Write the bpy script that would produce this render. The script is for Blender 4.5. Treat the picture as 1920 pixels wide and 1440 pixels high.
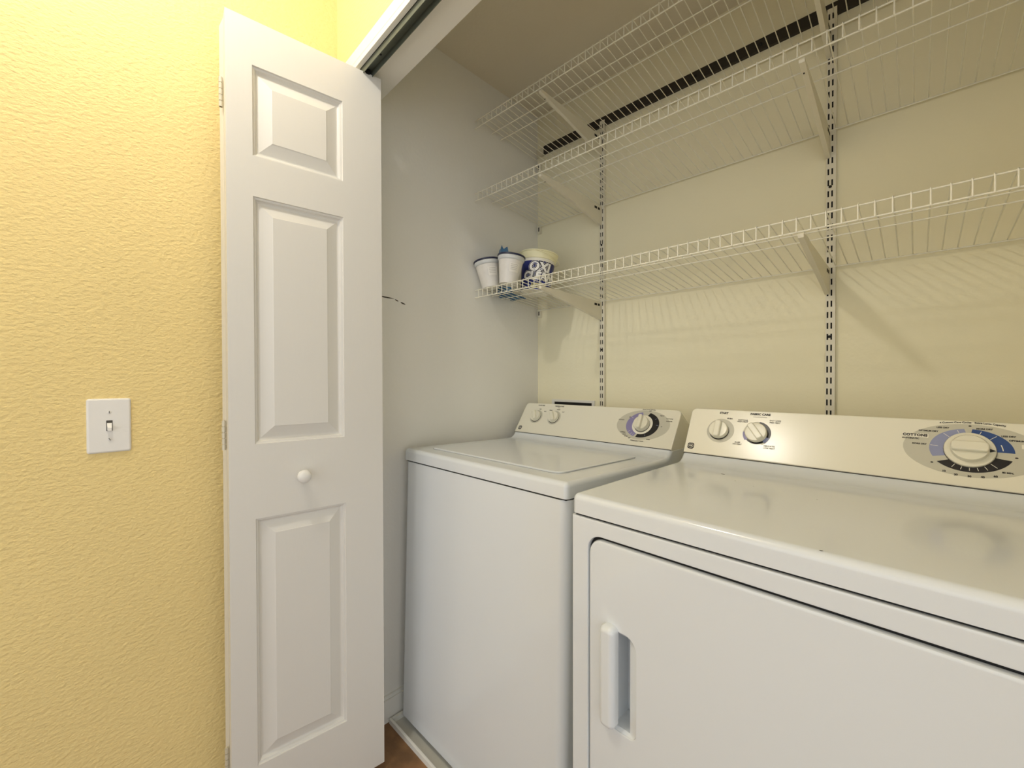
import bpy, bmesh, math, random
from mathutils import Vector, Matrix
random.seed(4)
for o in list(bpy.data.objects): bpy.data.objects.remove(o)
scene = bpy.context.scene
C = scene.collection

# ------------------------------------------------------------------ camera
CAM_H = 1.145
cam_d = bpy.data.cameras.new('camera'); cam = bpy.data.objects.new('camera', cam_d); C.objects.link(cam)
cam_d.sensor_width = 36.0; cam_d.sensor_fit = 'HORIZONTAL'; cam_d.lens = 36.0*791.712/1920.0
cam_d.clip_start = 0.02; cam_d.clip_end = 50
yaw, pit, rol = 0.765191, -0.010967, -0.001883
fw = Vector((-math.sin(yaw)*math.cos(pit), math.cos(yaw)*math.cos(pit), math.sin(pit)))
r0 = Vector((math.cos(yaw), math.sin(yaw), 0)); u0 = r0.cross(fw)
rr = r0*math.cos(rol)+u0*math.sin(rol); uu = u0*math.cos(rol)-r0*math.sin(rol)
cam.matrix_world = Matrix(((rr.x, uu.x, -fw.x, 0), (rr.y, uu.y, -fw.y, 0), (rr.z, uu.z, -fw.z, CAM_H), (0, 0, 0, 1)))
scene.camera = cam

# ------------------------------------------------------------------ world, light, exposure
LAMP_STRENGTH = 265.0
LAMP_COLOR = (1.0, 0.955, 0.875)
WORLD_STRENGTH = 1.32
world = bpy.data.worlds.new('world'); scene.world = world; world.use_nodes = True
world.node_tree.nodes['Background'].inputs[0].default_value = (0.94, 0.97, 1.0, 1)
world.node_tree.nodes['Background'].inputs[1].default_value = WORLD_STRENGTH
scene.view_settings.view_transform = 'Standard'; scene.view_settings.look = 'None'
scene.view_settings.exposure = 0.04; scene.view_settings.gamma = 1.0
scene.view_settings.use_curve_mapping = False

# ------------------------------------------------------------------ materials
def s2l(c):
    return tuple((x/12.92 if x <= 0.04045 else ((x+0.055)/1.055)**2.4) for x in [v/255.0 for v in c])
def mat(name, rgb, rough=0.5, metal=0.0, bump=None, var=None, emit=None, spec=0.5, trans=0.0, alpha=1.0):
    m = bpy.data.materials.new(name); m.use_nodes = True
    nt = m.node_tree; b = nt.nodes['Principled BSDF']
    col = s2l(rgb)
    b.inputs['Base Color'].default_value = (*col, 1)
    b.inputs['Roughness'].default_value = rough; b.inputs['Metallic'].default_value = metal
    b.inputs['Specular IOR Level'].default_value = spec
    b.inputs['Transmission Weight'].default_value = trans
    b.inputs['Alpha'].default_value = alpha
    if emit:
        b.inputs['Emission Color'].default_value = (*emit[0], 1); b.inputs['Emission Strength'].default_value = emit[1]
    tc = nt.nodes.new('ShaderNodeTexCoord')
    if var:      # (scale, amount): gentle colour mottling
        n = nt.nodes.new('ShaderNodeTexNoise'); n.inputs['Scale'].default_value = var[0]; n.inputs['Detail'].default_value = 4
        nt.links.new(tc.outputs['Object'], n.inputs['Vector'])
        rmp = nt.nodes.new('ShaderNodeValToRGB')
        rmp.color_ramp.elements[0].position = 0.3; rmp.color_ramp.elements[1].position = 0.7
        rmp.color_ramp.elements[0].color = (*[max(0, c*(1-var[1])) for c in col], 1)
        rmp.color_ramp.elements[1].color = (*[min(1, c*(1+var[1])) for c in col], 1)
        nt.links.new(n.outputs['Fac'], rmp.inputs['Fac']); nt.links.new(rmp.outputs['Color'], b.inputs['Base Color'])
    if bump:     # list of (scale, strength, distance, (stretch))
        prev = None
        for sc, st, di, stretch in bump:
            mp = nt.nodes.new('ShaderNodeMapping'); mp.inputs['Scale'].default_value = stretch
            nt.links.new(tc.outputs['Object'], mp.inputs['Vector'])
            n = nt.nodes.new('ShaderNodeTexNoise'); n.inputs['Scale'].default_value = sc; n.inputs['Detail'].default_value = 3
            n.inputs['Roughness'].default_value = 0.55
            nt.links.new(mp.outputs['Vector'], n.inputs['Vector'])
            bm_ = nt.nodes.new('ShaderNodeBump'); bm_.inputs['Strength'].default_value = st; bm_.inputs['Distance'].default_value = di
            nt.links.new(n.outputs['Fac'], bm_.inputs['Height'])
            if prev: nt.links.new(prev.outputs['Normal'], bm_.inputs['Normal'])
            prev = bm_
        nt.links.new(prev.outputs['Normal'], b.inputs['Normal'])
    return m
ONE = (1, 1, 1)
M = {}
M['yellow'] = mat('yellow_paint', (237, 214, 150), 0.75, bump=[(85, 0.6, 0.005, (1, 1, 1.6)), (210, 0.25, 0.0015, ONE)], var=(3, 0.02), spec=0.3)
M['wall'] = mat('closet_paint', (241, 234, 204), 0.7, bump=[(90, 0.18, 0.003, ONE)], var=(2.5, 0.015), spec=0.25)
M['wallcool'] = mat('closet_paint_cool_light', (234, 232, 224), 0.7, bump=[(90, 0.18, 0.003, ONE)], var=(2.5, 0.015), spec=0.25)  # closet paint again, greyed to carry the cooler light on the side wall
M['ceil'] = mat('ceiling_paint', (226, 218, 198), 0.85, bump=[(80, 0.25, 0.003, ONE)], spec=0.2)
M['trim'] = mat('trim_paint', (236, 234, 226), 0.4)
M['door'] = mat('door_paint', (222, 219, 211), 0.42, bump=[(55, 0.10, 0.002, (3, 3, 0.35))])
M['floor'] = mat('floor_brown', (134, 98, 62), 0.55, bump=[(40, 0.3, 0.002, (1, 8, 1))], var=(14, 0.35))
M['enamel'] = mat('appliance_enamel', (224, 228, 230), 0.12, spec=0.5)
M['console'] = mat('console_plastic', (238, 234, 216), 0.22, spec=0.5)
M['knob'] = mat('knob_plastic', (235, 231, 212), 0.28)
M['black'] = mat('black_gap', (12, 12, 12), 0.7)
M['print'] = mat('dark_print', (42, 38, 34), 0.6)
M['printgrey'] = mat('grey_print', (120, 114, 100), 0.6)
M['platewhite'] = mat('white_print', (240, 236, 220), 0.5)
M['greyplate'] = mat('dial_grey', (200, 197, 180), 0.4)
M['lavender'] = mat('lavender_print', (146, 152, 186), 0.4)
M['lavender2'] = mat('violet_print', (140, 134, 178), 0.4)
M['blueprint'] = mat('blue_print', (42, 74, 134), 0.4)
M['blackprint'] = mat('black_print', (14, 12, 18), 0.35)
M['wire'] = mat('wire_coating', (238, 234, 216), 0.35)
M['bracket'] = mat('bracket_white', (226, 220, 200), 0.4)
M['rail'] = mat('dark_rail', (38, 32, 26), 0.5)
M['railwhite'] = mat('rail_end_white', (214, 206, 182), 0.5)
M['slot'] = mat('slot_dark', (22, 18, 14), 0.8)
M['plastic'] = mat('switch_plastic', (232, 230, 224), 0.3)
M['track'] = mat('track_metal', (104, 110, 98), 0.45, metal=0.3)
M['pan'] = mat('pan_plastic', (214, 212, 202), 0.4)
M['bucketblue'] = mat('bucket_blue', (22, 34, 112), 0.35, var=(30, 0.35))
M['bucketwhite'] = mat('bucket_white', (240, 236, 222), 0.35)
M['lid'] = mat('bucket_lid', (248, 242, 200), 0.35)
M['letter'] = mat('letter_white', (248, 246, 240), 0.4)
M['outline'] = mat('letter_outline', (16, 14, 40), 0.4)
M['claim'] = mat('claim_patch', (226, 214, 150), 0.5)
M['tub'] = mat('tub_plastic', (226, 222, 214), 0.3, var=(30, 0.05))
M['tublid'] = mat('tub_clear_rim', (206, 208, 206), 0.12)
M['faint'] = mat('faint_print', (188, 184, 176), 0.5)
M['tublabel'] = mat('tub_label', (236, 232, 222), 0.4)
M['navy'] = mat('navy_lid', (24, 30, 62), 0.35)
M['cloth'] = mat('blue_bag', (62, 108, 146), 0.4, var=(25, 0.35))
M['hinge'] = mat('hinge_metal', (206, 198, 176), 0.35, metal=0.2)
M['lamp'] = mat('lamp_glass', (255, 250, 240), 0.4, emit=(LAMP_COLOR, LAMP_STRENGTH))
M['lampmetal'] = mat('lamp_metal', (190, 185, 175), 0.3, metal=0.8)
M['speck'] = mat('speck_dark', (44, 38, 30), 0.6)
M['screw'] = mat('screw_dark', (74, 70, 62), 0.4, metal=0.5)

# ------------------------------------------------------------------ helpers
def tag(o, label=None, cat=None, group=None, kind=None):
    if label: o['label'] = label
    if cat: o['category'] = cat
    if group: o['group'] = group
    if kind: o['kind'] = kind
    return o
def empty(name, loc=(0, 0, 0), rot=(0, 0, 0)):
    o = bpy.data.objects.new(name, None); C.objects.link(o); o.empty_display_size = 0.05
    o.location = loc; o.rotation_euler = rot; return o
def obj(name, bm, m, parent=None, smooth=None, loc=None, rot=None):
    bmesh.ops.recalc_face_normals(bm, faces=bm.faces[:])
    me = bpy.data.meshes.new(name); bm.to_mesh(me); bm.free()
    for x in (m if isinstance(m, (list, tuple)) else [m]): me.materials.append(x)
    if smooth is not None:
        for p in me.polygons: p.use_smooth = True
        me.set_sharp_from_angle(angle=math.radians(smooth))
    o = bpy.data.objects.new(name, me); C.objects.link(o)
    if smooth is not None and len(me.polygons) > 6:
        wn = o.modifiers.new('weighted_normals', 'WEIGHTED_NORMAL'); wn.keep_sharp = True; wn.weight = 100
    if parent: o.parent = parent
    if loc: o.location = loc
    if rot: o.rotation_euler = rot
    return o
def inst(name, src, parent=None, loc=None, rot=None):
    o = src.copy(); o.name = name; C.objects.link(o); o.parent = parent
    if loc is not None: o.location = loc
    if rot is not None: o.rotation_euler = rot
    return o
def box(bm, x0, x1, y0, y1, z0, z1, mi=0):
    v = [bm.verts.new((x, y, z)) for x in (x0, x1) for y in (y0, y1) for z in (z0, z1)]
    for f in ((0, 1, 3, 2), (4, 6, 7, 5), (0, 4, 5, 1), (2, 3, 7, 6), (0, 2, 6, 4), (1, 5, 7, 3)):
        bm.faces.new([v[i] for i in f]).material_index = mi
    return bm
def BX(*a): return box(bmesh.new(), *a)
def bridge(bm, la, lb, closed=True):
    n = len(la)
    for i in range(n if closed else n-1):
        j = (i+1) % n
        try: bm.faces.new((la[i], la[j], lb[j], lb[i]))
        except ValueError: pass
def offset_poly(pts, d):
    """inset a counter-clockwise polygon by d"""
    n = len(pts); out = []
    for i in range(n):
        p0, p1, p2 = Vector(pts[i-1]), Vector(pts[i]), Vector(pts[(i+1) % n])
        a = (p1-p0); b = (p2-p1)
        if a.length < 1e-9: a = b
        if b.length < 1e-9: b = a
        a.normalize(); b.normalize()
        na = Vector((-a.y, a.x)); nb = Vector((-b.y, b.x)); m = na+nb
        k = m.dot(na)
        out.append(tuple(p1+m*(d/max(k, 0.3))))
    return out
def rrect(x0, x1, z0, z1, r, seg=6, rs=None):
    """rounded rectangle, counter-clockwise; rs = radii (bl, br, tr, tl)"""
    rs = rs or (r, r, r, r); pts = []
    for cx, cz, a0, q in ((x0, z0, 180, rs[0]), (x1, z0, 270, rs[1]), (x1, z1, 0, rs[2]), (x0, z1, 90, rs[3])):
        if q <= 1e-6: pts.append((cx, cz)); continue
        ox = cx+q if cx == x0 else cx-q; oz = cz+q if cz == z0 else cz-q
        for k in range(seg+1):
            a = math.radians(a0+90*k/seg); pts.append((ox+q*math.cos(a), oz+q*math.sin(a)))
    return pts
def ellipse(cx, cz, rx, rz, n=48, a0=0, a1=360):
    full = abs(a1-a0) >= 360
    return [(cx+rx*math.cos(math.radians(a0+(a1-a0)*k/(n if full else n-1))), cz+rz*math.sin(math.radians(a0+(a1-a0)*k/(n if full else n-1)))) for k in range(n)]
def plate(pts, depth, bevel=0.0, segs=3, y0=0.0, bm=None, back=True):
    """polygon in XZ, front at y0, extruded towards +y, front edge rounded"""
    bm = bm or bmesh.new(); loops = []
    if bevel > 0:
        for k in range(segs+1):
            a = math.pi/2*k/segs
            q = offset_poly(pts, bevel*(1-math.sin(a)))
            loops.append([bm.verts.new((x, y0+bevel*(1-math.cos(a)), z)) for x, z in q])
    else: loops.append([bm.verts.new((x, y0, z)) for x, z in pts])
    loops.append([bm.verts.new((x, y0+depth, z)) for x, z in pts])
    bm.faces.new(loops[0])
    for a, b in zip(loops, loops[1:]): bridge(bm, a, b)
    if back: bm.faces.new(list(reversed(loops[-1])))
    return bm
def lathe(prof, n=32, bm=None, axis='z', cap=True):
    """profile of (r, h) turned about an axis"""
    bm = bm or bmesh.new(); loops = []
    for r, h in prof:
        lp = []
        for k in range(n):
            a = 2*math.pi*k/n; c, s = r*math.cos(a), r*math.sin(a)
            lp.append(bm.verts.new((c, s, h) if axis == 'z' else (c, h, s)))
        loops.append(lp)
    for a, b in zip(loops, loops[1:]): bridge(bm, a, b)
    if cap:
        bm.faces.new(loops[0]); bm.faces.new(loops[-1])
    return bm
def tube(pts, r, n=6, bm=None):
    bm = bm or bmesh.new(); pts = [Vector(p) for p in pts]; loops = []
    for i, p in enumerate(pts):
        d = (pts[min(i+1, len(pts)-1)]-pts[max(i-1, 0)]).normalized()
        up = Vector((0, 0, 1)) if abs(d.z) < 0.9 else Vector((1, 0, 0))
        a = d.cross(up).normalized(); b = a.cross(d)
        loops.append([bm.verts.new(p+a*r*math.cos(2*math.pi*k/n)+b*r*math.sin(2*math.pi*k/n)) for k in range(n)])
    for a, b in zip(loops, loops[1:]): bridge(bm, a, b)
    bm.faces.new(loops[0]); bm.faces.new(loops[-1])
    return bm
def xz_profile(prof, W, r=0.008, segs=4, outer=None):
    """(y,z) profile extruded along x from 0 to W, the ends rounded by r on the outer points"""
    bm = bmesh.new(); n = len(prof); outer = outer or n
    def shrunk(d):
        q = []
        for i in range(n):
            if i >= outer: q.append(prof[i]); continue
            p0 = Vector(prof[max(i-1, 0)]); p1 = Vector(prof[i]); p2 = Vector(prof[min(i+1, outer-1)])
            t = (p2-p0).normalized(); nn = Vector((t.y, -t.x))
            q.append(tuple(p1+nn*d))
        return q
    secs = []
    for k in range(segs+1):
        a = math.pi/2*k/segs; secs.append((r*(1-math.cos(a)), r*(1-math.sin(a))))
    full = secs+[(W-x, d) for x, d in reversed(secs)]
    loops = [[bm.verts.new((x, y, z)) for y, z in shrunk(d)] for x, d in full]
    for a, b in zip(loops, loops[1:]): bridge(bm, a, b)
    for lp in (loops[0], loops[-1]): bm.faces.new([bm.verts.new(v.co) for v in lp])
    return bm
def text_bm(s, size, bold=0.0, shear=0.0, depth=0.00015, spacing=1.0):
    """centred text in local XZ facing -y"""
    cu = bpy.data.curves.new('t', 'FONT'); cu.body = s; cu.size = size; cu.align_x = 'CENTER'; cu.align_y = 'CENTER'
    cu.offset = bold; cu.shear = shear; cu.extrude = depth; cu.resolution_u = 3; cu.space_character = spacing
    to = bpy.data.objects.new('t', cu); C.objects.link(to)
    dg = bpy.context.evaluated_depsgraph_get(); dg.update()
    me = bpy.data.meshes.new_from_object(to.evaluated_get(dg)); bm = bmesh.new(); bm.from_mesh(me)
    bpy.data.objects.remove(to); bpy.data.curves.remove(cu); bpy.data.meshes.remove(me)
    for v in bm.verts: v.co = Vector((v.co.x, -v.co.z, v.co.y))
    return bm

# ------------------------------------------------------------------ the setting
XW, YB, XR = -1.28, 1.508, 0.33       # closet left wall, back wall, right wall
XH = -1.305                           # hall left wall
ZC, ZH = 2.36, 2.46                   # closet ceiling, hall ceiling
OA = math.radians(-1.9); OO = (-1.25, 0.555)  # frame of the opening wall
def oframe(o):
    o.location = (OO[0], OO[1], 0); o.rotation_euler = (0, 0, OA); return o
def st(o, label): return tag(o, label, None, None, 'structure')

bm = bmesh.new(); box(bm, XH-0.12, XR+1.2, -2.2, YB+0.12, -0.1, 0.0)
st(obj('floor', bm, M['floor']), 'brown floor in front of and under the machines')
st(obj('wall_back', BX(XW-0.1, XR+0.1, YB, YB+0.1, 0, ZC+0.12), M['wall']), 'cream closet back wall behind the wire shelves')
wl = st(obj('wall_closet_left', BX(XW-0.1, XW, 0.69, YB, 0, ZC+0.12), M['wallcool']), 'closet side wall beside the washing machine, cool light painted into its pale grey')
st(obj('wall_closet_right', BX(XR, XR+0.1, 0.66, YB, 0, ZC+0.12), M['wall']), 'closet side wall right of the dryer')
st(obj('wall_left', BX(XH-0.12, XH, -2.2, 0.70, 0, ZH), M['yellow']), 'textured yellow hall wall with the light switch')
st(obj('ceiling_closet', BX(XW-0.1, XR+0.1, 0.66, YB+0.1, ZC, ZC+0.1), M['ceil']), 'shaded ceiling inside the closet')
st(obj('ceiling', BX(XH-0.12, XR+1.2, -2.2, 0.70, ZH, ZH+0.1), M['ceil']), 'hall ceiling')
# opening wall: yellow towards the hall, cream towards the closet
bm = bmesh.new(); box(bm, -0.075, 2.6, 0.022, 0.13, 2.045, ZH+0.0); box(bm, 1.56, 2.6, 0.022, 0.13, 0, 2.045)
for f in bm.faces:
    f.normal_update()
wf = oframe(st(obj('wall_front', bm, [M['yellow'], M['wall']]), 'yellow wall above the closet opening'))
for p in wf.data.polygons:
    p.material_index = 1 if p.normal.y > 0.5 else 0
# head jamb (soffit board), casing and side jamb
st(oframe(obj('trim_1', BX(-0.03, 1.58, 0.0185, 0.13, 2.028, 2.045), M['trim'])), 'white head jamb board over the closet opening')
prof = [(0.010, 2.026), (0.010, 2.039), (0.0118, 2.0405), (0.0118, 2.0435), (0.0105, 2.045), (0.0105, 2.070), (0.0125, 2.076), (0.0125, 2.080), (0.0218, 2.082), (0.0218, 2.026)]
bm = bmesh.new(); loops = []
for x in (-0.052, 1.63): loops.append([bm.verts.new((x, y, z)) for y, z in prof])
bridge(bm, loops[0], loops[1]); bm.faces.new(loops[0]); bm.faces.new(loops[1])
st(oframe(obj('trim_2', bm, M['trim'])), 'white moulded casing along the top of the closet opening')
st(oframe(obj('trim_3', BX(-0.032, 0.0, 0.012, 0.13, 0, 2.028), M['trim'])), 'white side jamb behind the folded door')
st(oframe(obj('trim_4', BX(1.545, 1.575, 0.012, 0.13, 0, 2.028), M['trim'])), 'white side jamb at the right of the closet opening')
# baseboards
def baseboard(name, x0, x1, y0, y1, label, ax):
    b = bmesh.new(); box(b, x0, x1, y0, y1, 0, 0.075)
    if ax == 'x': box(b, x0, x0+(x1-x0)*0.55, y0, y1, 0.075, 0.086)
    else: box(b, x0, x1, y0+(y1-y0)*0.45, y1, 0.075, 0.086)
    return st(obj(name, b, M['trim']), label)
baseboard('baseboard_left', XH, XH+0.012, -2.2, 0.56, 'white baseboard along the yellow hall wall', 'x')
baseboard('baseboard_closet', XW, XW+0.012, 0.69, YB, 'white baseboard along the closet side wall', 'x')
baseboard('baseboard_back', XW+0.012, XR, YB-0.012, YB, 'white baseboard along the closet back wall', 'y')
# scuffs on the closet side wall
for k, (y0, z0, y1, z1, w) in enumerate(((0.70, 1.4205, 0.757, 1.4185, 0.0022), (0.760, 1.4165, 0.774, 1.412, 0.0022), (0.782, 1.4095, 0.801, 1.4045, 0.0026))):
    b = bmesh.new(); pts = []
    for (t, s) in ((0, 0.3), (0.3, 1), (0.7, 0.9), (1, 0.2)):
        pts.append((y0+(y1-y0)*t, z0+(z1-z0)*t, w*s))
    vs = [b.verts.new((XW+0.0004, y, z+h)) for y, z, h in pts]+[b.verts.new((XW+0.0004, y, z-h)) for y, z, h in reversed(pts)]
    b.faces.new(vs); obj('scuff_mark', b, M['screw'], wl)

# ------------------------------------------------------------------ bifold door
LW, LH, LT = 0.375, 1.992, 0.035
panels = [(0.054, 0.2665, 1.667, 1.884), (0.054, 0.2665, 0.967, 1.569), (0.054, 0.2685, 0.176, 0.784)]   # above the leaf's foot
def leaf_bm():
    bm = bmesh.new()
    xs = [0, 0.054, 0.2665, LW]; zs = [0]
    for x0, x1, z0, z1 in reversed(panels): zs += [z0, z1]
    zs.append(LH)
    def q(x0, x1, z0, z1):
        bm.faces.new([bm.verts.new(p) for p in ((x0, 0, z0), (x1, 0, z0), (x1, 0, z1), (x0, 0, z1))])
    for i in range(len(zs)-1):
        hole = i % 2 == 1
        px1 = panels[2][1] if i == 1 else 0.2665
        if hole: q(0, 0.054, zs[i], zs[i+1]); q(px1, LW, zs[i], zs[i+1])
        else: q(0, LW, zs[i], zs[i+1])
    for f in (((0, 0, 0), (0, LT, 0), (0, LT, LH), (0, 0, LH)), ((LW, 0, 0), (LW, LT, 0), (LW, LT, LH), (LW, 0, LH)),
              ((0, LT, 0), (LW, LT, 0), (LW, LT, LH), (0, LT, LH)), ((0, 0, LH), (LW, 0, LH), (LW, LT, LH), (0, LT, LH)), ((0, 0, 0), (LW, 0, 0), (LW, LT, 0), (0, LT, 0))):
        bm.faces.new([bm.verts.new(p) for p in f])
    return bm
def panel_bm(x0, x1, z0, z1):
    bm = bmesh.new(); pts = [(x0, z0), (x1, z0), (x1, z1), (x0, z1)]; loops = []
    for ins, dep in ((0, 0), (0.0012, 0.0040), (0.0055, 0.0050), (0.0080, 0.0100), (0.0112, 0.0120), (0.0140, 0.0120), (0.0405, 0.0022), (0.0425, 0.0010)):
        loops.append([bm.verts.new((x, dep, z)) for x, z in offset_poly(pts, ins)])
    for a, b in zip(loops, loops[1:]): bridge(bm, a, b)
    bm.faces.new(loops[-1])
    return bm
door = st(empty('door_1', (-1.1684, 0.2533, 0.021), (0, 0, 0)), 'white panelled bifold door folded open against the yellow wall')
ly = math.atan2(0.6256-0.2533, -1.1243+1.1684)
def door_leaf(loc, rz, knob):
    bm = leaf_bm(); me = bpy.data.meshes.new('door_leaf'); bm.to_mesh(me); bm.free(); me.materials.append(M['door'])
    lf = bpy.data.objects.new('door_leaf', me); C.objects.link(lf); lf.parent = door; lf.location = loc; lf.rotation_euler = (0, 0, rz)
    for p in panels: obj('raised_panel', panel_bm(*p), M['door'], lf)
    if knob:
        kb = lathe([(0.010, 0.0), (0.0095, -0.004), (0.0075, -0.010), (0.0085, -0.015), (0.0135, -0.019), (0.0165, -0.024), (0.0165, -0.029), (0.0135, -0.0335), (0.008, -0.0355), (0.002, -0.036)], 28, axis='y')
        k = obj('knob', kb, M['plastic'], lf, 60, (0.158, 0, 0.878)); k['label'] = 'round white door knob'
    return lf
door_leaf((0, 0, 0), ly, True)
door_leaf((-0.0385, 0.0045, 0), math.radians(90.9), False)
for hz in (1.813, 0.991, 0.196):
    b = bmesh.new()
    for k in range(5):
        bb = lathe([(0.0042, hz-0.036+k*0.0144), (0.0042, hz-0.036+k*0.0144+0.0128)], 10)
        t = bpy.data.meshes.new('x'); bb.to_mesh(t); bb.free(); b.from_mesh(t); bpy.data.meshes.remove(t)
    bb = lathe([(0.0025, hz-0.036), (0.0025, hz+0.036)], 8); t = bpy.data.meshes.new('x'); bb.to_mesh(t); bb.free(); b.from_mesh(t); bpy.data.meshes.remove(t)
    obj('hinge', b, M['hinge'], door, 50, (-0.0368, -0.0015, 0))

# door track under the head jamb
tr = tag(oframe(empty('bifold_track')), 'grey metal bifold door track under the white head jamb', 'door track')
b = bmesh.new(); box(b, 0.0, 1.545, 0.0235, 0.0250, 2.008, 2.028); box(b, 0.0, 1.545, 0.0490, 0.0505, 2.008, 2.028); box(b, 0.0, 1.545, 0.0235, 0.0505, 2.0255, 2.028)
obj('channel', b, M['track'], tr)
obj('painted_gap_shade', BX(0.0, 1.545, 0.0190, 0.0232, 2.0262, 2.0279), M['black'], tr)  # black strip standing in for the shade between jamb and track
for x in (0.195, 0.85, 1.4):
    obj('screw', lathe([(0.0035, 0.0), (0.0035, -0.0012), (0.002, -0.002)], 12), M['black'], tr, loc=(x, 0.0372, 2.0255))
obj('pivot_roller', lathe([(0.010, 2.010), (0.010, 2.025)], 16), M['black'], tr, loc=(0.112, 0.0372, 0))

# ------------------------------------------------------------------ light switch
sw = tag(empty('light_switch', (XH, 0.0565, 1.0435), (0, 0, math.radians(90))), 'white toggle light switch on the yellow wall', 'light switch')
# local x runs along the wall, -y points into the room
obj('plate', plate(rrect(-0.0365, 0.0365, -0.0605, 0.0605, 0.005, 4), 0.0055, 0.0045, 3, y0=-0.0055), M['plastic'], sw, 40)
obj('toggle_slot', plate(rrect(-0.0052, 0.0052, -0.0118, 0.0118, 0.0008, 2), 0.0006, 0, y0=-0.0060), M['screw'], sw)
b = bmesh.new()
vs = [[b.verts.new(p) for p in ((-0.0040, -0.0058, -0.0100), (0.0040, -0.0058, -0.0100), (0.0040, -0.0058, 0.0060), (-0.0040, -0.0058, 0.0060))],
      [b.verts.new(p) for p in ((-0.0034, -0.0150, -0.0108), (0.0034, -0.0150, -0.0108), (0.0034, -0.0150, -0.0040), (-0.0034, -0.0150, -0.0040))]]
bridge(b, vs[0], vs[1]); b.faces.new(vs[0]); b.faces.new(vs[1])
obj('toggle', b, M['plastic'], sw)
for z, a in ((0.0302, 90), (-0.0302, 60)):
    s = obj('screw', lathe([(0.0032, 0), (0.0032, -0.0008), (0.002, -0.0014)], 14, axis='y'), M['plastic'], sw, 40, (0, -0.0055, z))
    obj('screw_slot', BX(-0.0028, 0.0028, -0.0016, -0.0013, -0.0006, 0.0006), M['screw'], s, rot=(0, math.radians(a), 0))

# ------------------------------------------------------------------ hall ceiling lamp (the shadows come from it)
lamp = tag(empty('ceiling_light', (-0.85, -0.10, ZH)), 'bare bulb ceiling light in the hall', 'ceiling light')
obj('canopy', lathe([(0.070, 0.0), (0.070, -0.008), (0.045, -0.016), (0.022, -0.020)], 40), M['lampmetal'], lamp, 40)
obj('socket', lathe([(0.022, -0.018), (0.022, -0.030)], 24), M['plastic'], lamp, 40)
obj('bulb', lathe([(0.016, -0.030), (0.028, -0.040), (0.040, -0.054), (0.045, -0.070), (0.042, -0.088), (0.030, -0.104), (0.014, -0.112), (0.002, -0.114)], 40), M['lamp'], lamp, 60)

# ------------------------------------------------------------------ appliances
def ring_sector(cx, cz, r0, r1, a0, a1, y, n=28, th=0.0004, rz=None):
    b = bmesh.new(); f, k_ = [], []
    pin = ellipse(cx, cz, r0, r0, n, a0, a1); pout = ellipse(cx, cz, r1, rz or r1, n, a0, a1)
    poly = pout+list(reversed(pin))
    if a1 < a0: poly.reverse()
    lo = [b.verts.new((x, y, z)) for x, z in poly]; hi = [b.verts.new((x, y+th, z)) for x, z in poly]
    m = n
    for i in range(m-1):
        b.faces.new((lo[i], lo[i+1], lo[2*m-2-i], lo[2*m-1-i]))
    bridge(b, lo, hi)
    return b
def knob_bm(r, h, ang, skirt=None, bar=0.32):
    """turn knob: skirt, round body and a grip bar across it at the given angle"""
    b = bmesh.new()
    if skirt: lathe([(skirt, 0.0), (skirt, -0.003), (skirt*0.97, -0.0045), (r*1.02, -0.0050)], 40, b, 'y')
    base = -0.004 if skirt else -0.0012
    lathe([(r, base), (r, base-h*0.45), (r*0.94, base-h*0.55), (r*0.5, base-h*0.58)], 36, b, 'y')
    w = r*bar
    sub = plate(rrect(-w, w, -r*0.96, r*0.96, w*0.6, 4), h*0.62, 0.003, 3, y0=base-h)
    for v in sub.verts:
        c, s = math.cos(ang), math.sin(ang); v.co = Vector((v.co.x*c-v.co.z*s, v.co.y, v.co.x*s+v.co.z*c))
    t = bpy.data.meshes.new('x'); sub.to_mesh(t); sub.free(); b.from_mesh(t); bpy.data.meshes.remove(t)
    return b
def knob_gap_shade(con, x, v, r, y):  # dark disc: the gap round a knob with its undershadow painted in
    obj('knob_gap_shade', plate(ellipse(x, v, r, r, 36), 0.0008, 0, y0=y), M['print'], con)
def lettering(s, size, x, v, parent, m='print', bold=0.0, curve=None, rot=0.0, y=-0.0006, shear=0.0, name='lettering', spacing=1.0):
    b = text_bm(s, size, bold, shear, 0.00012, spacing)
    if curve:
        for vv in b.verts: vv.co.z -= curve*vv.co.x**2
    o = obj(name, b, M[m], parent, loc=(x, y, v), rot=(0, rot, 0)); return o

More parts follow.
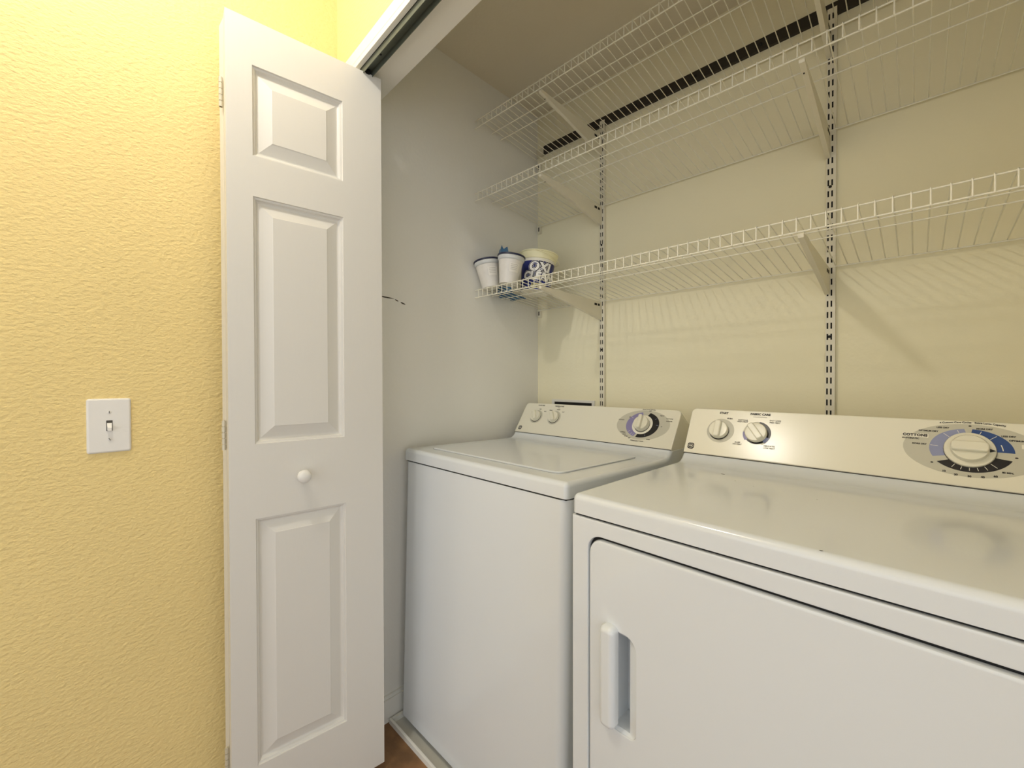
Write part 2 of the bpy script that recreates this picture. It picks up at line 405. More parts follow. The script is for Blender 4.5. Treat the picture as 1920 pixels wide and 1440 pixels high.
def appliance(name, loc, rz, tilt, seam_y, top_y, deck, label, cat):
    """cabinet local frame: origin at the front left foot, x right, y back"""
    root = tag(empty(name, loc, (tilt, 0, rz)), label, cat)
    W, seam_z, top_z = 0.687, 0.939, 1.061
    depth = seam_y+0.135
    zs = deck-0.038
    # top panel with the deck coving up into the console
    prof = [(0.0, zs)]
    R = 0.0125
    for k in range(6):
        a = math.pi/2*k/5; prof.append((R*(1-math.cos(a)), deck-R*(1-math.sin(a))))
    c0 = seam_y-0.048
    prof += [(c0, deck), (c0+0.014, deck+0.0010), (c0+0.026, deck+0.0038), (c0+0.036, deck+0.0088), (c0+0.043, deck+0.0150), (c0+0.0465, deck+0.0195), (seam_y, seam_z-0.0010)]
    nout = len(prof)
    prof += [(depth, seam_z-0.0010), (depth, zs)]
    obj('top_panel', xz_profile(prof, W, 0.011, 5, nout), M['enamel'], root, 42)
    obj('seam_gap', BX(0.006, W-0.006, 0.006, depth-0.006, zs-0.0042, zs), M['black'], root)
    # console
    L = math.hypot(top_y-seam_y, top_z-seam_z); tl = math.atan2(top_y-seam_y, top_z-seam_z)
    con = obj('console', plate(rrect(0.001, W-0.001, 0.0006, L, 0, 7, (0, 0, 0.015, 0.015)), 0.082, 0.0035, 3), M['console'], root, 40, (0, seam_y, seam_z), (-tl, 0, 0))
    obj('console_seam', BX(0.0025, W-0.0025, seam_y-0.0009, seam_y+0.012, seam_z-0.0010, seam_z+0.0008), M['screw'], root)
    obj('console_back', BX(0.03, W-0.03, seam_y+0.095, depth-0.004, deck, top_z-0.045), M['enamel'], root)
    return root, con, W, zs, depth, L

def badge(con, x, v):
    g = obj('badge', plate(rrect(x-0.0088, x+0.0088, v-0.0088, v+0.0088, 0.0055, 5), 0.0006, 0, y0=-0.0006), M['print'], con)
    obj('badge_ring', ring_sector(x, v, 0.0062, 0.0068, 0, 359.9, -0.0009, 30), M['platewhite'], con)
    lettering('GE', 0.0072, x, v, con, 'platewhite', 0.00015, y=-0.0009)

# ---- washing machine
TILT = math.radians(-1.6)
wm, con, W, zs, dep, L = appliance('washing_machine', (-1.2485, 0.7490, 0.0), math.radians(-1.2), TILT, 0.526, 0.604, 0.9145,
    'white top-load washing machine with closed lid, left of the dryer', 'washing machine')
def footprint(W, d, r): return rrect(0.002, W-0.002, 0.003, d, r, 6, (r, r, 0.004, 0.004))
b = bmesh.new(); lo = [b.verts.new((x, y, 0.030)) for x, y in footprint(W, dep, 0.024)]; hi = [b.verts.new((x, y, zs-0.0045)) for x, y in footprint(W, dep, 0.024)]
bridge(b, lo, hi); b.faces.new(lo); b.faces.new(hi); obj('cabinet', b, M['enamel'], wm, 35)
for x, y in ((0.05, 0.05), (W-0.05, 0.05), (0.05, dep-0.05), (W-0.05, dep-0.05)):
    z0 = 0.0 if y < 0.1 else 0.0175
    obj('foot', lathe([(0.020, z0+0.001), (0.020, z0+0.010), (0.010, z0+0.012), (0.010, 0.032)], 16), M['black'], wm, loc=(x, y, 0))
# lid: a shallow raised plate with a groove round it
lidpts = rrect(0.060, W-0.072, 0.062, 0.455, 0.030, 6)
b = bmesh.new(); loops = []
for ins, z in ((0.0, 0.9146), (0.0, 0.9172), (0.0018, 0.9186), (0.006, 0.9190)):
    loops.append([b.verts.new((x, y, z)) for x, y in offset_poly(lidpts, ins)])
for p, q in zip(loops, loops[1:]): bridge(b, p, q)
b.faces.new(loops[-1]); obj('lid', b, M['enamel'], wm, 40)
b = bmesh.new(); o_ = [b.verts.new((x, y, 0.9148)) for x, y in offset_poly(lidpts, -0.0014)]; i_ = [b.verts.new((x, y, 0.9148)) for x, y in lidpts]; bridge(b, o_, i_)
obj('lid_gap', b, M['screw'], wm)
# controls
for x, v, ang in ((0.0865, 0.079, math.radians(32)), (0.1815, 0.080, math.radians(32))):
    obj('dial_plate', plate(ellipse(x, v, 0.031, 0.031, 40), 0.0004, 0, y0=-0.0004), M['greyplate'], con)
    knob_gap_shade(con, x, v-0.0012, 0.0243, -0.0012)
    obj('knob', knob_bm(0.0235, 0.020, ang), M['knob'], con, 40, (x, -0.0004, v))
lettering('LOAD SIZE', 0.0072, 0.0905, 0.1335, con, 'printgrey', 0.0002)
lettering('TEMPERATURE', 0.0072, 0.186, 0.1335, con, 'printgrey', 0.0002)
lettering('RINSE', 0.0045, 0.186, 0.1265, con, 'printgrey')
for s, x, v in (('MED', 0.093, 0.1150), ('MAX', 0.123, 0.106), ('COLD', 0.150, 0.113), ('WARM', 0.188, 0.1175), ('HOT', 0.2165, 0.1080)): lettering(s, 0.0055, x, v, con, 'printgrey', 0.00015)
DX, DV = 0.5655, 0.0805
obj('dial_plate', plate(ellipse(DX, DV, 0.0955, 0.0565, 64), 0.0004, 0, y0=-0.0004), M['greyplate'], con)
obj('dial_band', ring_sector(DX, DV, 0.036, 0.0590, 100, 250, -0.0009, 40, rz=0.0485), M['lavender2'], con)
obj('dial_band', ring_sector(DX, DV, 0.036, 0.0590, -101, 73, -0.0009, 48, rz=0.0485), M['blackprint'], con)
obj('dial_disc', plate(ellipse(DX, DV, 0.0365, 0.0365, 48), 0.0012, 0.0006, 2, y0=-0.0012), M['platewhite'], con)
knob_gap_shade(con, DX, DV-0.0010, 0.0273, -0.0018)
obj('dial_knob', knob_bm(0.0265, 0.028, math.radians(4), bar=0.24), M['knob'], con, 40, (DX, -0.0012, DV))
for a, m in ((2, 'lavender'), (30, 'lavender'), (-62, 'lavender'), (150, 'platewhite'), (215, 'platewhite'), (230, 'platewhite'), (240, 'platewhite')):
    ca, sa = math.cos(math.radians(a)), math.sin(math.radians(a))
    rr_ = 1/math.sqrt((ca/0.059)**2+(sa/0.0485)**2)
    b = BX(rr_-0.0095, rr_-0.0025, -0.0012, -0.0009, -0.0004, 0.0004)
    obj('dial_tick', b, M[m], con, loc=(DX, 0, DV), rot=(0, -math.radians(a), 0))
lettering('Extra Large Capacity', 0.0056, DX+0.008, DV+0.0605, con, 'printgrey', 0.0001, curve=2.6)
lettering('PERMANENT PRESS', 0.0056, DX-0.002, DV-0.0625, con, 'printgrey', 0.0001, curve=-1.6)
for s, x, v in (('PREWASH', -0.083, 0.014), ('SPIN', -0.052, 0.026), ('NORMAL', -0.062, -0.034), ('LIGHT', -0.055, -0.042), ('RINSE', -0.046, -0.0485), ('OFF', -0.032, -0.054), ('OFF', 0.014, 0.0545), ('HEAVY', 0.060, 0.0385), ('COTTONS', 0.088, 0.029), ('REGULAR', 0.089, 0.0195), ('10', 0.068, -0.002), ('RINSE', 0.036, -0.0525)):
    lettering(s, 0.0048, DX+x, DV+v, con, 'printgrey' if abs(x) > 0.08 else 'print', 0.00015)
badge(con, 0.0235, 0.0215)

# ---- dryer
dr, con, W, zs, dep, L = appliance('clothes_dryer', (-0.4995, 0.6935, 0.0), math.radians(-2.5), 0.0, 0.500, 0.5635, 0.917,
    'white front-load clothes dryer with a moulded door handle, right of the washing machine', 'clothes dryer')
FT = 0.060
obj('cabinet', BX(0.002, W-0.002, FT, dep, 0.025, zs-0.0045), M['enamel'], dr)
for x, y in ((0.05, 0.06), (W-0.05, 0.06), (0.05, dep-0.05), (W-0.05, dep-0.05)):
    obj('foot', lathe([(0.020, 0.001), (0.020, 0.010), (0.010, 0.012), (0.010, 0.027)], 16), M['black'], dr, loc=(x, y, 0))
def ray_r(pts, cx, cz, a):
    """distance from (cx,cz) to a convex polygon along angle a"""
    dx, dz = math.cos(a), math.sin(a); best = None; n = len(pts)
    for i in range(n):
        x1, z1 = pts[i]; x2, z2 = pts[(i+1) % n]; ex, ez = x2-x1, z2-z1
        den = dx*ez-dz*ex
        if abs(den) < 1e-12: continue
        t = ((x1-cx)*ez-(z1-cz)*ex)/den; s = ((x1-cx)*dz-(z1-cz)*dx)/den
        if t > 0 and -1e-6 <= s <= 1+1e-6 and (best is None or t < best): best = t
    return best
def ring_plate(outer, inner, cx, cz, y0, y1, bevel=0.004, hole=True):
    """plate with a hole; both outlines convex and star-shaped about (cx, cz)"""
    angs = sorted(set([round(math.atan2(z-cz, x-cx), 5) for x, z in outer]+[round(math.atan2(z-cz, x-cx), 5) for x, z in inner]))
    b = bmesh.new()
    def loop(pts, y): return [b.verts.new((cx+ray_r(pts, cx, cz, a)*math.cos(a), y, cz+ray_r(pts, cx, cz, a)*math.sin(a))) for a in angs]
    L_ = [loop(outer, y1), loop(outer, y0+bevel), loop(offset_poly(outer, bevel*0.3), y0+bevel*0.3), loop(offset_poly(outer, bevel), y0), loop(offset_poly(inner, -0.0025), y0), loop(offset_poly(inner, -0.0007), y0+0.0007), loop(inner, y0+0.0025), loop(inner, y1)]
    for p, q in zip(L_, L_[1:]): bridge(b, p, q)
    return b, angs
door_x0, door_x1, door_z0, door_z1 = 0.0385, W-0.0385, 0.095, 0.8445
hole = rrect(door_x0, door_x1, door_z0, door_z1, 0.030, 8)
outer = rrect(0.0, W, 0.025, zs-0.0045, 0.0005, 1)
b, _ = ring_plate(outer, hole, W/2, 0.46, 0.0, FT, 0.004)
obj('front_panel', b, M['enamel'], dr, 38)
b, _ = ring_plate(rrect(door_x0-0.003, door_x1+0.003, door_z0-0.003, door_z1+0.003, 0.03, 8), rrect(door_x0+0.030, door_x1-0.030, door_z0+0.030, door_z1-0.030, 0.03, 8), W/2, 0.46, 0.010, 0.014, 0.001)
obj('door_gap_shade', b, M['black'], dr)  # black ring added behind the door gap to paint its shade
dpts = rrect(door_x0+0.0022, door_x1-0.0022, door_z0+0.003, door_z1-0.0062, 0.028, 8)
hx0, hx1, hz0, hz1 = 0.094, 0.1415, 0.497, 0.680
hpts = rrect(hx0, hx1, hz0, hz1, 0.010, 6, (0.008, 0.012, 0.024, 0.008))
hc = ((hx0+hx1)/2, (hz0+hz1)/2)
b, angs = ring_plate(dpts, hpts, hc[0], hc[1], 0.0005, 0.0095, 0.006)
dd = obj('dryer_door', b, M['enamel'], dr, 38)
# pull pocket: steep at the left, a shallow slope on the right
b = bmesh.new(); A, B_, Cc = [], [], []
for a in angs:
    rad = ray_r(hpts, hc[0], hc[1], a); x, z = hc[0]+rad*math.cos(a), hc[1]+rad*math.sin(a)
    A.append(b.verts.new((x, 0.0028, z)))
    xi = min(x, 0.1262); zi = max(hz0+0.004, min(hz1-0.006, z))
    B_.append(b.verts.new((xi, 0.0085, zi)))
    Cc.append(b.verts.new((min(xi, 0.1250), 0.0560, max(hz0+0.006, min(hz1-0.008, z)))))
bridge(b, A, B_); bridge(b, B_, Cc); b.faces.new(Cc)
obj('pull_pocket', b, M['enamel'], dd, 20)
b = plate(rrect(0.0745, 0.1065, 0.502, 0.690, 0.0115, 6), 0.0195, 0.0105, 5, y0=-0.0185)
obj('handle', b, M['enamel'], dd, 40)
# controls
obj('dial_plate', plate(ellipse(0.0890, 0.0735, 0.0350, 0.0345, 40), 0.0004, 0, y0=-0.0004), M['greyplate'], con)
knob_gap_shade(con, 0.0865, 0.0720, 0.0250, -0.0012)
obj('knob', knob_bm(0.0240, 0.021, 0.0), M['knob'], con, 40, (0.0865, -0.0004, 0.0735))
KX, KV = 0.1785, 0.0735
obj('dial_band', ring_sector(KX, KV, 0.020, 0.0325, -50, 85, -0.0006, 36), M['blackprint'], con)
obj('dial_band', ring_sector(KX, KV, 0.020, 0.0325, -50, -20, -0.0009, 14), M['lavender'], con)
obj('dial_band', ring_sector(KX, KV, 0.020, 0.0290, -140, -50, -0.0006, 30), M['blackprint'], con)
obj('dial_band', ring_sector(KX, KV, 0.020, 0.0325, 175, 220, -0.0006, 16), M['lavender2'], con)
obj('dial_band', ring_sector(KX, KV, 0.020, 0.0325, 85, 175, -0.0006, 26), M['greyplate'], con)
obj('knob', knob_bm(0.0250, 0.021, math.radians(38)), M['knob'], con, 40, (KX, -0.0009, KV))
lettering('START', 0.0075, 0.0905, 0.1255, con, 'print', 0.00035)
lettering('PUSH', 0.0055, 0.108, 0.110, con, 'print', 0.0002)
lettering('FABRIC CARE', 0.0078, 0.1800, 0.1270, con, 'print', 0.0003)
obj('printed_rule', BX(0.164, 0.196, -0.0006, 0, 0.1190, 0.1198), M['printgrey'], con)
for s, x, v in (('COTTONS', 0.141, 0.108), ('HIGH HEAT', 0.141, 0.1035), ('EASY CARE', 0.216, 0.1115), ('MED HEAT', 0.216, 0.106), ('FLUFF', 0.137, 0.0445), ('NO HEAT', 0.137, 0.0395), ('DELICATES', 0.211, 0.0420), ('LOW HEAT', 0.211, 0.0365)):
    lettering(s, 0.0050, x, v, con, 'printgrey', 0.0001)
DX, DV = 0.5500, 0.0755
obj('dial_plate', plate(ellipse(DX, DV, 0.0945, 0.0545, 64), 0.0004, 0, y0=-0.0004), M['greyplate'], con)
obj('dial_band', ring_sector(DX, DV, 0.0350, 0.0555, 97, 205, -0.0008, 36, rz=0.0440), M['lavender'], con)
obj('dial_band', ring_sector(DX, DV, 0.0350, 0.0575, 0, 86, -0.0008, 36, rz=0.0440), M['blueprint'], con)
obj('dial_band', ring_sector(DX, DV, 0.0350, 0.0575, -140, -20, -0.0008, 40, rz=0.0450), M['blackprint'], con)
knob_gap_shade(con, DX, DV-0.0008, 0.0358, -0.0011)
obj('dial_knob', knob_bm(0.0262, 0.022, math.radians(90), skirt=0.0352, bar=0.36), M['knob'], con, 40, (DX, -0.0008, DV))
b = plate([(DX+0.0262, DV-0.0036), (DX+0.0345, DV), (DX+0.0262, DV+0.0036)], 0.0006, 0, y0=-0.0066)
obj('pointer', b, M['blackprint'], con)
def band_r(a, rx, rz): return 1/math.sqrt((math.cos(math.radians(a))/rx)**2+(math.sin(math.radians(a))/rz)**2)
for a in (112, 138, 175, 68, 42, -42, -58, -74, -90, -106, -122):
    r1 = band_r(a, 0.0565, 0.0440)-0.0022; r0 = max(0.0365, r1-0.0110)
    obj('dial_tick', BX(r0, r1, -0.0011, -0.0008, -0.0004, 0.0004), M['platewhite'], con, loc=(DX, 0, DV), rot=(0, -math.radians(a), 0))
obj('dial_arc', ring_sector(DX, DV, 0.0425, 0.0438, 4, 20, -0.0011, 12), M['platewhite'], con)
for s, x, v in (('LESS DRY', -0.0365, 0.0440), ('OPTIMUM DRY', -0.0575, 0.0350), ('MORE DRY', -0.0700, 0.0055), ('MORE DRY', 0.0200, 0.0455), ('LESS DRY', 0.0500, 0.0330), ('OPTIMUM', 0.0600, 0.0250), ('80 MIN.', 0.0480, -0.0390)):
    lettering(s, 0.0043, DX+x, DV+v, con, 'print', 0.0002)
for s, x, v in (('10', -0.034, -0.0478), ('20', -0.0178, -0.0525), ('30', 0.0, -0.0532), ('40', 0.0170, -0.0520), ('60', 0.033, -0.0480)):
    lettering(s, 0.0050, DX+x, DV+v, con, 'print', 0.0003)
for x, v in ((0.001, 0.0505), (-0.051, -0.0320), (0.059, -0.0085)):
    obj('off_mark', plate(ellipse(DX+x, DV+v, 0.0022, 0.0014, 12), 0.0003, 0, y0=-0.0008), M['print'], con)
def chip(s, size, x, v, w, h):
    obj('word_patch', plate(rrect(x-w/2, x+w/2, v-h/2, v+h/2, 0.001, 2), 0.0004, 0, y0=-0.0008), M['platewhite'], con)
    lettering(s, size, x, v, con, 'print', 0.0004, y=-0.0011, spacing=1.12)
chip('COTTONS', 0.0072, DX-0.0770, DV+0.0240, 0.0400, 0.0086)
lettering('AUTOMATIC', 0.0045, DX-0.0835, DV+0.0165, con, 'print', 0.0002)
chip('EASY CARE', 0.0072, DX+0.0890, DV+0.0145, 0.0470, 0.0086)
chip('TIMED', 0.0072, DX+0.0835, DV-0.0310, 0.0310, 0.0086)
lettering('4 Custom Care Cycles   Extra Large Capacity', 0.0048, DX+0.0030, DV+0.0580, con, 'print', 0.0001, curve=1.8)
badge(con, 0.0190, 0.0215)
# chips and specks in the dryer's enamel
for x, y, rx, ry in ((0.1478, 0.3901, 0.0048, 0.0028), (0.4085, 0.0105, 0.0022, 0.0014), (0.192, 0.34, 0.0016, 0.0012), (0.236, 0.318, 0.0012, 0.001), (0.352, 0.292, 0.0014, 0.0011)):
    b = bmesh.new(); b.faces.new([b.verts.new((px, py, 0.9172)) for px, py in ellipse(x, y, rx, ry, 10)])
    obj('chip_mark', b, M['speck'], dr)

# drain pan under the washing machine
pan = tag(empty('drain_pan', (-1.262, 0.720, 0.0), (0, 0, math.radians(-1.2))), 'low white drain pan under the washing machine', 'drain pan')
obj('pan_base', BX(0, 0.712, 0, 0.735, 0.0, 0.0008), M['pan'], pan)
def rim(x0, x1, y0, y1):
    obj('rim', plate([(x0, y0), (x1, y0), (x1, y1), (x0, y1)], 0.024, 0.003, 3), M['trim'], pan, 40, (0, 0, 0.0248), (math.radians(-90), 0, 0)) if False else obj('rim', BX(x0, x1, y0, y1, 0.0008, 0.016), M['trim'], pan)
rim(0, 0.712, 0, 0.008); rim(0, 0.712, 0.725, 0.735); rim(0, 0.010, 0.010, 0.725); rim(0.702, 0.712, 0.010, 0.725)

# ------------------------------------------------------------------ wire shelving
YF, YK = 1.112, 1.500
X0, X1 = XW+0.006, XR-0.008
PITCH = 0.0264
shelves = [('lower', 1.502, 1.465), ('middle', 1.885, 1.851), ('top', 2.170, 2.135)]
wlabels = {'lower': 'lowest white wire shelf, holding the blue bucket and tubs', 'middle': 'middle white wire shelf above the shelf with the bucket', 'top': 'topmost white wire shelf just below the closet ceiling'}
for nm, zf, zb in shelves:
    root = tag(empty('wire_shelf', (0, YF, zf)), wlabels[nm], 'shelf', 'wire closet shelves')
    sl = (zb-zf)/(YK-YF)
    src = None; n = int((X1-X0)/PITCH)
    phase = (0.0949-X0) % PITCH
    for k in range(n+1):
        x = X0+phase+k*PITCH-PITCH*(1 if phase > PITCH*0.6 else 0)
        if x > X1 or x < X0-0.001: continue
        if src is None:
            b = tube([(0, YK-YF, zb-zf), (0, 0.010, -0.0002+sl*0.01), (0, 0.0025, -0.0003), (0, 0.0, -0.0030), (0, 0.0, -0.0335)], 0.0014, 6)
            src = obj('deck_wire', b, M['wire'], root, 60, (x, 0, 0))
        else: inst('deck_wire', src, root, (x, 0, 0))
    def rail_(y, z, r=0.0018): obj('long_rail', tube([(X0, y, z), (X1, y, z)], r, 8), M['wire'], root, 60)
    rail_(0.0042, -0.0028); rail_(0.0030, -0.0325, 0.0020)
    for dy in (0.097, 0.149): rail_(dy, sl*dy-0.0028)
    rail_(YK-YF-0.004, zb-zf-0.0028, 0.0020)
    # little wall clips that hold the back rail
    for x in ((-1.262, 0.27) if nm == 'lower' else (-1.262, 0.27)):
        b = bmesh.new(); box(b, x-0.008, x+0.008, YK-YF-0.006, YB-YF-0.0002, zb-zf-0.034, zb-zf-0.0055)
        c_ = obj('wall_clip', b, M['bracket'], root)
        obj('clip_slot', BX(x-0.0025, x+0.0025, YK-YF-0.0066, YK-YF-0.0058, zb-zf-0.026, zb-zf-0.008), M['slot'], c_)

# hang rail and slotted uprights
hr = tag(empty('hang_rail', (0, YB, 2.172)), 'dark metal hang rail along the back wall above the top shelf', 'hang rail')
obj('rail_bar', BX(-1.235, X1, -0.012, -0.0002, 0, 0.034), M['rail'], hr)
obj('rail_end', BX(-1.276, -1.2352, -0.012, -0.0002, -0.004, 0.030), M['railwhite'], hr)
for x in (-1.0, -0.78, -0.56, -0.36, -0.02, 0.2):
    obj('screw', lathe([(0.006, -0.012), (0.006, -0.0135), (0.003, -0.0145)], 14, axis='y'), M['black'], hr, loc=(x, 0, 0.016))
SX = (-0.9290, -0.1815)
SW, SD = 0.0205, 0.013
SZ0, SZ1 = 0.93, 2.192
slabels = ('slotted white shelf upright nearer the closet corner', 'slotted white shelf upright behind the dryer console')
for sx, lb in zip(SX, slabels):
    root = tag(empty('slotted_upright', (sx, YB, SZ0)), lb, 'shelf upright', 'slotted shelf uprights')
    b = bmesh.new(); hw = SW/2; H_ = SZ1-SZ0; yf = -SD; ty = 0.0012
    cols = ((-0.0070, -0.0032), (0.0018, 0.0056)); xl, xr = -0.0098, 0.0126
    box(b, xl, cols[0][0], yf, yf+ty, 0, H_); box(b, cols[0][1], cols[1][0], yf, yf+ty, 0, H_); box(b, cols[1][1], xr, yf, yf+ty, 0, H_)
    p = 0.0312; z = 0.0
    while z < H_:
        for c0, c1 in cols: box(b, c0, c1, yf, yf+ty, z, min(z+0.0140, H_))
        z += p
    box(b, xl, xl+ty, yf+ty, -0.0003, 0, H_); box(b, xr-ty, xr, yf+ty, -0.0003, 0, H_)
    obj('channel', b, M['bracket'], root)
    obj('channel_shade', BX(xl+ty, xr-ty, yf+0.0035, yf+0.0040, 0, H_), M['slot'], root)  # dark strip painting the shade inside the white channel
    for z in (1.265, 1.69):
        obj('screw', lathe([(0.0040, yf), (0.0040, yf-0.0010), (0.002, yf-0.0016)], 14, axis='y'), M['slot'], root, loc=(-0.0007, 0, z-SZ0))
# brackets: a tapering arm with two hook slots at the wall end
bl = {('lower', 0): 'white shelf bracket under the lowest shelf beside the blue bucket', ('lower', 1): 'white shelf bracket under the lowest shelf above the dryer',
      ('middle', 0): 'white shelf bracket under the middle shelf, nearer the closet corner', ('middle', 1): 'white shelf bracket under the middle shelf, on the upright above the dryer',
      ('top', 0): 'white shelf bracket under the topmost shelf, nearer the closet corner', ('top', 1): 'white shelf bracket under the topmost shelf, on the upright above the dryer'}
for nm, zf, zb in shelves:
    for i, sx in enumerate(SX):
        bx = sx-0.006
        root = tag(empty('shelf_bracket', (bx, YB-SD, zb-0.080)), bl[(nm, i)], 'bracket', 'shelf brackets')
        ye = YF+0.0035-(YB-SD); sl = (zb-zf)/(YK-YF)
        z_root, z_tip = 0.080-0.0065, 0.080+(zf-zb)-0.0362
        def topz(y): return z_root+(z_tip-z_root)*y/ye
        prof = [(-0.0005, 0.0), (-0.0005, z_root), (ye, z_tip), (ye-0.002, z_tip-0.004), (ye, z_tip-0.0095), (ye*0.66, 0.047), (ye*0.33, 0.024)]
        b = bmesh.new(); T = 0.0055
        la = [b.verts.new((-T, y, z)) for y, z in prof]; lb_ = [b.verts.new((T, y, z)) for y, z in prof]
        bridge(b, la, lb_); b.faces.new(la); b.faces.new(lb_)
        arm = obj('arm', b, M['bracket'], root)
        for y0, y1 in ((-0.052, -0.034), (-0.028, -0.014)):
            for s in (-1, 1):
                obj('hook_slot', BX(s*T-0.0004, s*T+0.0004, y0, y1, 0.056, 0.065), M['slot'], arm)
        obj('rivet', BX(-0.0014, 0.0014, ye+0.024, ye+0.026, topz(ye)-0.0216, topz(ye)-0.0190), M['slot'], arm) if nm != 'lower' else None

# ------------------------------------------------------------------ things on the lowest shelf
def deckz(y): return 1.502+(1.465-1.502)*(y-YF)/(YK-YF)+0.0013
# blue bucket
bxx, byy = -1.118, 1.298
TH = 0.150
buc = tag(empty('detergent_bucket', (bxx, byy, deckz(byy)+0.005), (math.radians(-5.4), math.radians(4), 0)), 'blue labelled detergent bucket with a pale lid on the lowest wire shelf', 'bucket')
def rb(z): return 0.0575+0.0105*z/TH
obj('body', lathe([(0.050, 0.0), (rb(0.004), 0.004), (rb(0.118), 0.118), (rb(0.124)+0.0005, 0.124), (rb(0.132), 0.132)], 48), M['bucketwhite'], buc, 40)
b = bmesh.new(); loops = []
for z in (0.006, 0.04, 0.08, 0.116): loops.append([b.verts.new(((rb(z)+0.0006)*math.cos(2*math.pi*k/48), (rb(z)+0.0006)*math.sin(2*math.pi*k/48), z)) for k in range(48)])
for p, q in zip(loops, loops[1:]): bridge(b, p, q)
lab = obj('label_band', b, M['bucketblue'], buc, 60)
obj('lid', lathe([(rb(.128)-0.002, 0.127), (rb(.128)+0.004, 0.128), (rb(.13)+0.008, 0.140), (rb(.13)+0.0085, 0.152), (rb(.13)+0.0115, 0.1535), (rb(.13)+0.0115, 0.1575), (rb(.13)+0.006, 0.1590), (0.03, 0.1580)], 48), M['lid'], buc, 40)
# bail handle resting against the right side
hp = []
for k in range(19):
    a = math.pi*k/18; hp.append((0.0765*math.cos(a)*0.62+0.02, -0.0765*math.cos(a)*0.78, 0.139-0.0*math.sin(a)))
face = math.atan2(-byy, -bxx)      # towards the viewer
hb = []
for k in range(21):
    a = math.radians(-100+200*k/20); hb.append((0.0830*math.cos(a), 0.0830*math.sin(a), 0.150-0.022*math.cos(a)))
hd = obj('bail_handle', tube(hb, 0.0016, 6), M['lid'], buc, 60, rot=(0, 0, face+math.radians(92)))
def wrap(s, size, zc, ang, m, bold, shear, lift, name='lettering', sp=1.0, arc=0.0):
    b = text_bm(s, size, bold, shear, 0.0002, sp)
    for v in b.verts:
        z = zc+v.co.z+arc*v.co.x; r = rb(z)+lift-v.co.y; a = face+ang+v.co.x/rb(zc)
        v.co = Vector((r*math.cos(a), r*math.sin(a), z))
    return obj(name, b, M[m], lab)
def patch(z0, z1, a0, a1, m, lift=0.0011, name='label_patch'):
    b = bmesh.new(); n = 10; lo, hi = [], []
    for k in range(n+1):
        a = face+a0+(a1-a0)*k/n
        lo.append(b.verts.new(((rb(z0)+lift)*math.cos(a), (rb(z0)+lift)*math.sin(a), z0))); hi.append(b.verts.new(((rb(z1)+lift)*math.cos(a), (rb(z1)+lift)*math.sin(a), z1)))
    bridge(b, lo, hi, False); return obj(name, b, M[m], lab)
AO = math.radians(8)
for tx, sz, zc in (('OXI', 0.046, 0.0915), ('CLEAN', 0.0385, 0.0570)):
    wrap(tx, sz, zc, AO, 'letter', 0.0066, 0.14, 0.0008, 'letter_border', 1.06)
    wrap(tx, sz, zc, AO, 'outline', 0.0055, 0.14, 0.0012, 'letter_outline', 1.06)
    wrap(tx, sz, zc, AO, 'letter', 0.0026, 0.14, 0.0017, 'lettering', 1.06)
for k, (a0, a1) in enumerate(((-0.42, -0.20), (-0.18, 0.06), (0.08, 0.32), (0.35, 0.56))):
    patch(0.010, 0.030, AO+a0, AO+a1, 'claim', 0.0012)
    patch(0.022, 0.026, AO+a0+0.04, AO+a1-0.04, 'print', 0.0016, 'print_line'); patch(0.015, 0.018, AO+a0+0.05, AO+a1-0.06, 'print', 0.0016, 'print_line')

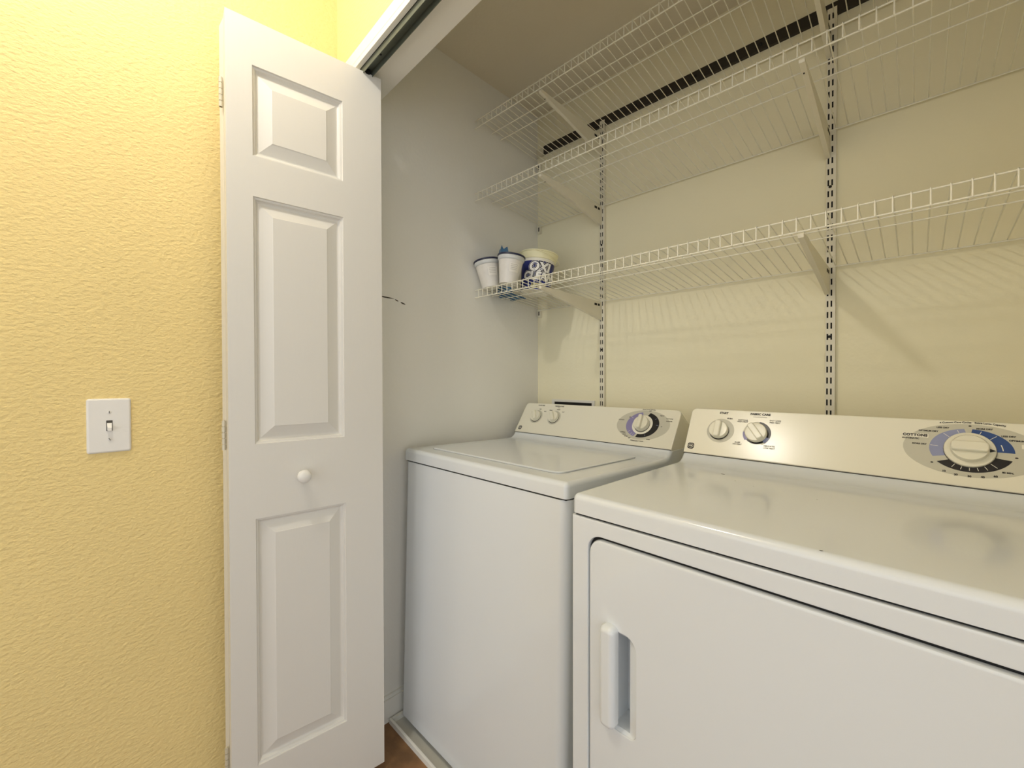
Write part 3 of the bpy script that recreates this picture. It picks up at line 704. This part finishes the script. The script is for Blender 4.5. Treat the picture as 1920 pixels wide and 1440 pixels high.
# two tapered tubs leaning apart
def tub(loc, tilt_axis, tilt, label):
    root = tag(empty('plastic_tub', loc), label, 'tub', 'white tubs at the closet corner')
    q = Matrix.Rotation(tilt, 4, Vector(tilt_axis)).to_euler(); root.rotation_euler = q
    obj('body', lathe([(0.030, 0.0), (0.0345, 0.002), (0.0365, 0.020), (0.0455, 0.082), (0.0475, 0.094)], 40), M['tub'], root, 40)
    obj('clear_rim', lathe([(0.0470, 0.088), (0.0505, 0.091), (0.0515, 0.100), (0.0500, 0.104)], 40, cap=False), M['tublid'], root, 50)
    obj('lid', lathe([(0.0515, 0.1035), (0.0535, 0.1045), (0.0535, 0.1085), (0.0505, 0.1105), (0.020, 0.1110)], 40), M['navy'], root, 40)
    f = math.atan2(-loc[1], -loc[0])
    b = bmesh.new(); lo, hi = [], []
    for k in range(9):
        a = f-0.05+0.9*k/8
        lo.append(b.verts.new((0.0415*math.cos(a), 0.0415*math.sin(a), 0.042))); hi.append(b.verts.new((0.0462*math.cos(a), 0.0462*math.sin(a), 0.074)))
    bridge(b, lo, hi, False); lb_ = obj('paper_label', b, M['tublabel'], root)
    for z in (0.050, 0.056, 0.062, 0.068):
        b = bmesh.new(); lo, hi = [], []
        for k in range(7):
            a = f+0.05+0.6*k/6; r = 0.0415+(z-0.042)/0.032*0.0047+0.0006
            lo.append(b.verts.new((r*math.cos(a), r*math.sin(a), z))); hi.append(b.verts.new((r*math.cos(a), r*math.sin(a), z+0.0016)))
        bridge(b, lo, hi, False); obj('print_line', b, M['faint'], lb_)
    return root
AX = (-fw.x, -fw.y, 0)
tub((-1.213, 1.146, deckz(1.146)+0.003), AX, math.radians(9), 'white tub with a dark lid leaning towards the closet side wall')
tub((-1.122, 1.148, deckz(1.148)+0.003), AX, math.radians(-7), 'white tub with a dark lid leaning on the blue bucket')
# crumpled blue plastic bag behind and under the tubs
b = bmesh.new(); nx, ny = 26, 30; g = {}
for i in range(nx+1):
    for j in range(ny+1):
        u, v = i/nx, j/ny
        x = -1.270+0.085*u; y = 1.205+0.120*v
        hgt = (0.204-0.03*u+0.003*math.sin(u*19))*math.exp(-((v-0.14-0.05*u)/0.10)**2)*min(1, 0.6+u*2)*max(0, min(1, (0.95-u)/0.2))
        z = deckz(y)+0.003+hgt+0.006*math.sin(u*17+v*9)*math.sin(v*13)**2+0.0015*random.random()
        g[i, j] = b.verts.new((x+0.006*math.sin(v*11), y+0.006*math.sin(u*9), z))
for i in range(nx):
    for j in range(ny): b.faces.new((g[i, j], g[i+1, j], g[i+1, j+1], g[i, j+1]))
bag = obj('plastic_bag', b, M['cloth'], None, 35)
so = bag.modifiers.new('thickness', 'SOLIDIFY'); so.thickness = 0.0012
tag(bag, 'crumpled blue plastic bag behind the white tubs', 'plastic bag')

# washing machine outlet box in the back wall
ob = tag(empty('outlet_box', (-1.08, YB, 0.90)), 'dark recessed laundry outlet box behind the washing machine console', 'outlet box')
b = bmesh.new()
box(b, -0.112, 0.112, -0.006, -0.0003, 0.145, 0.155); box(b, -0.112, 0.112, -0.006, -0.0003, -0.01, 0.0); box(b, -0.112, -0.099, -0.006, -0.0003, 0.0, 0.145); box(b, 0.099, 0.112, -0.006, -0.0003, 0.0, 0.145)
obj('frame', b, M['plastic'], ob)
obj('recess', BX(-0.099, 0.099, -0.002, -0.0004, 0.0, 0.145), M['black'], ob)
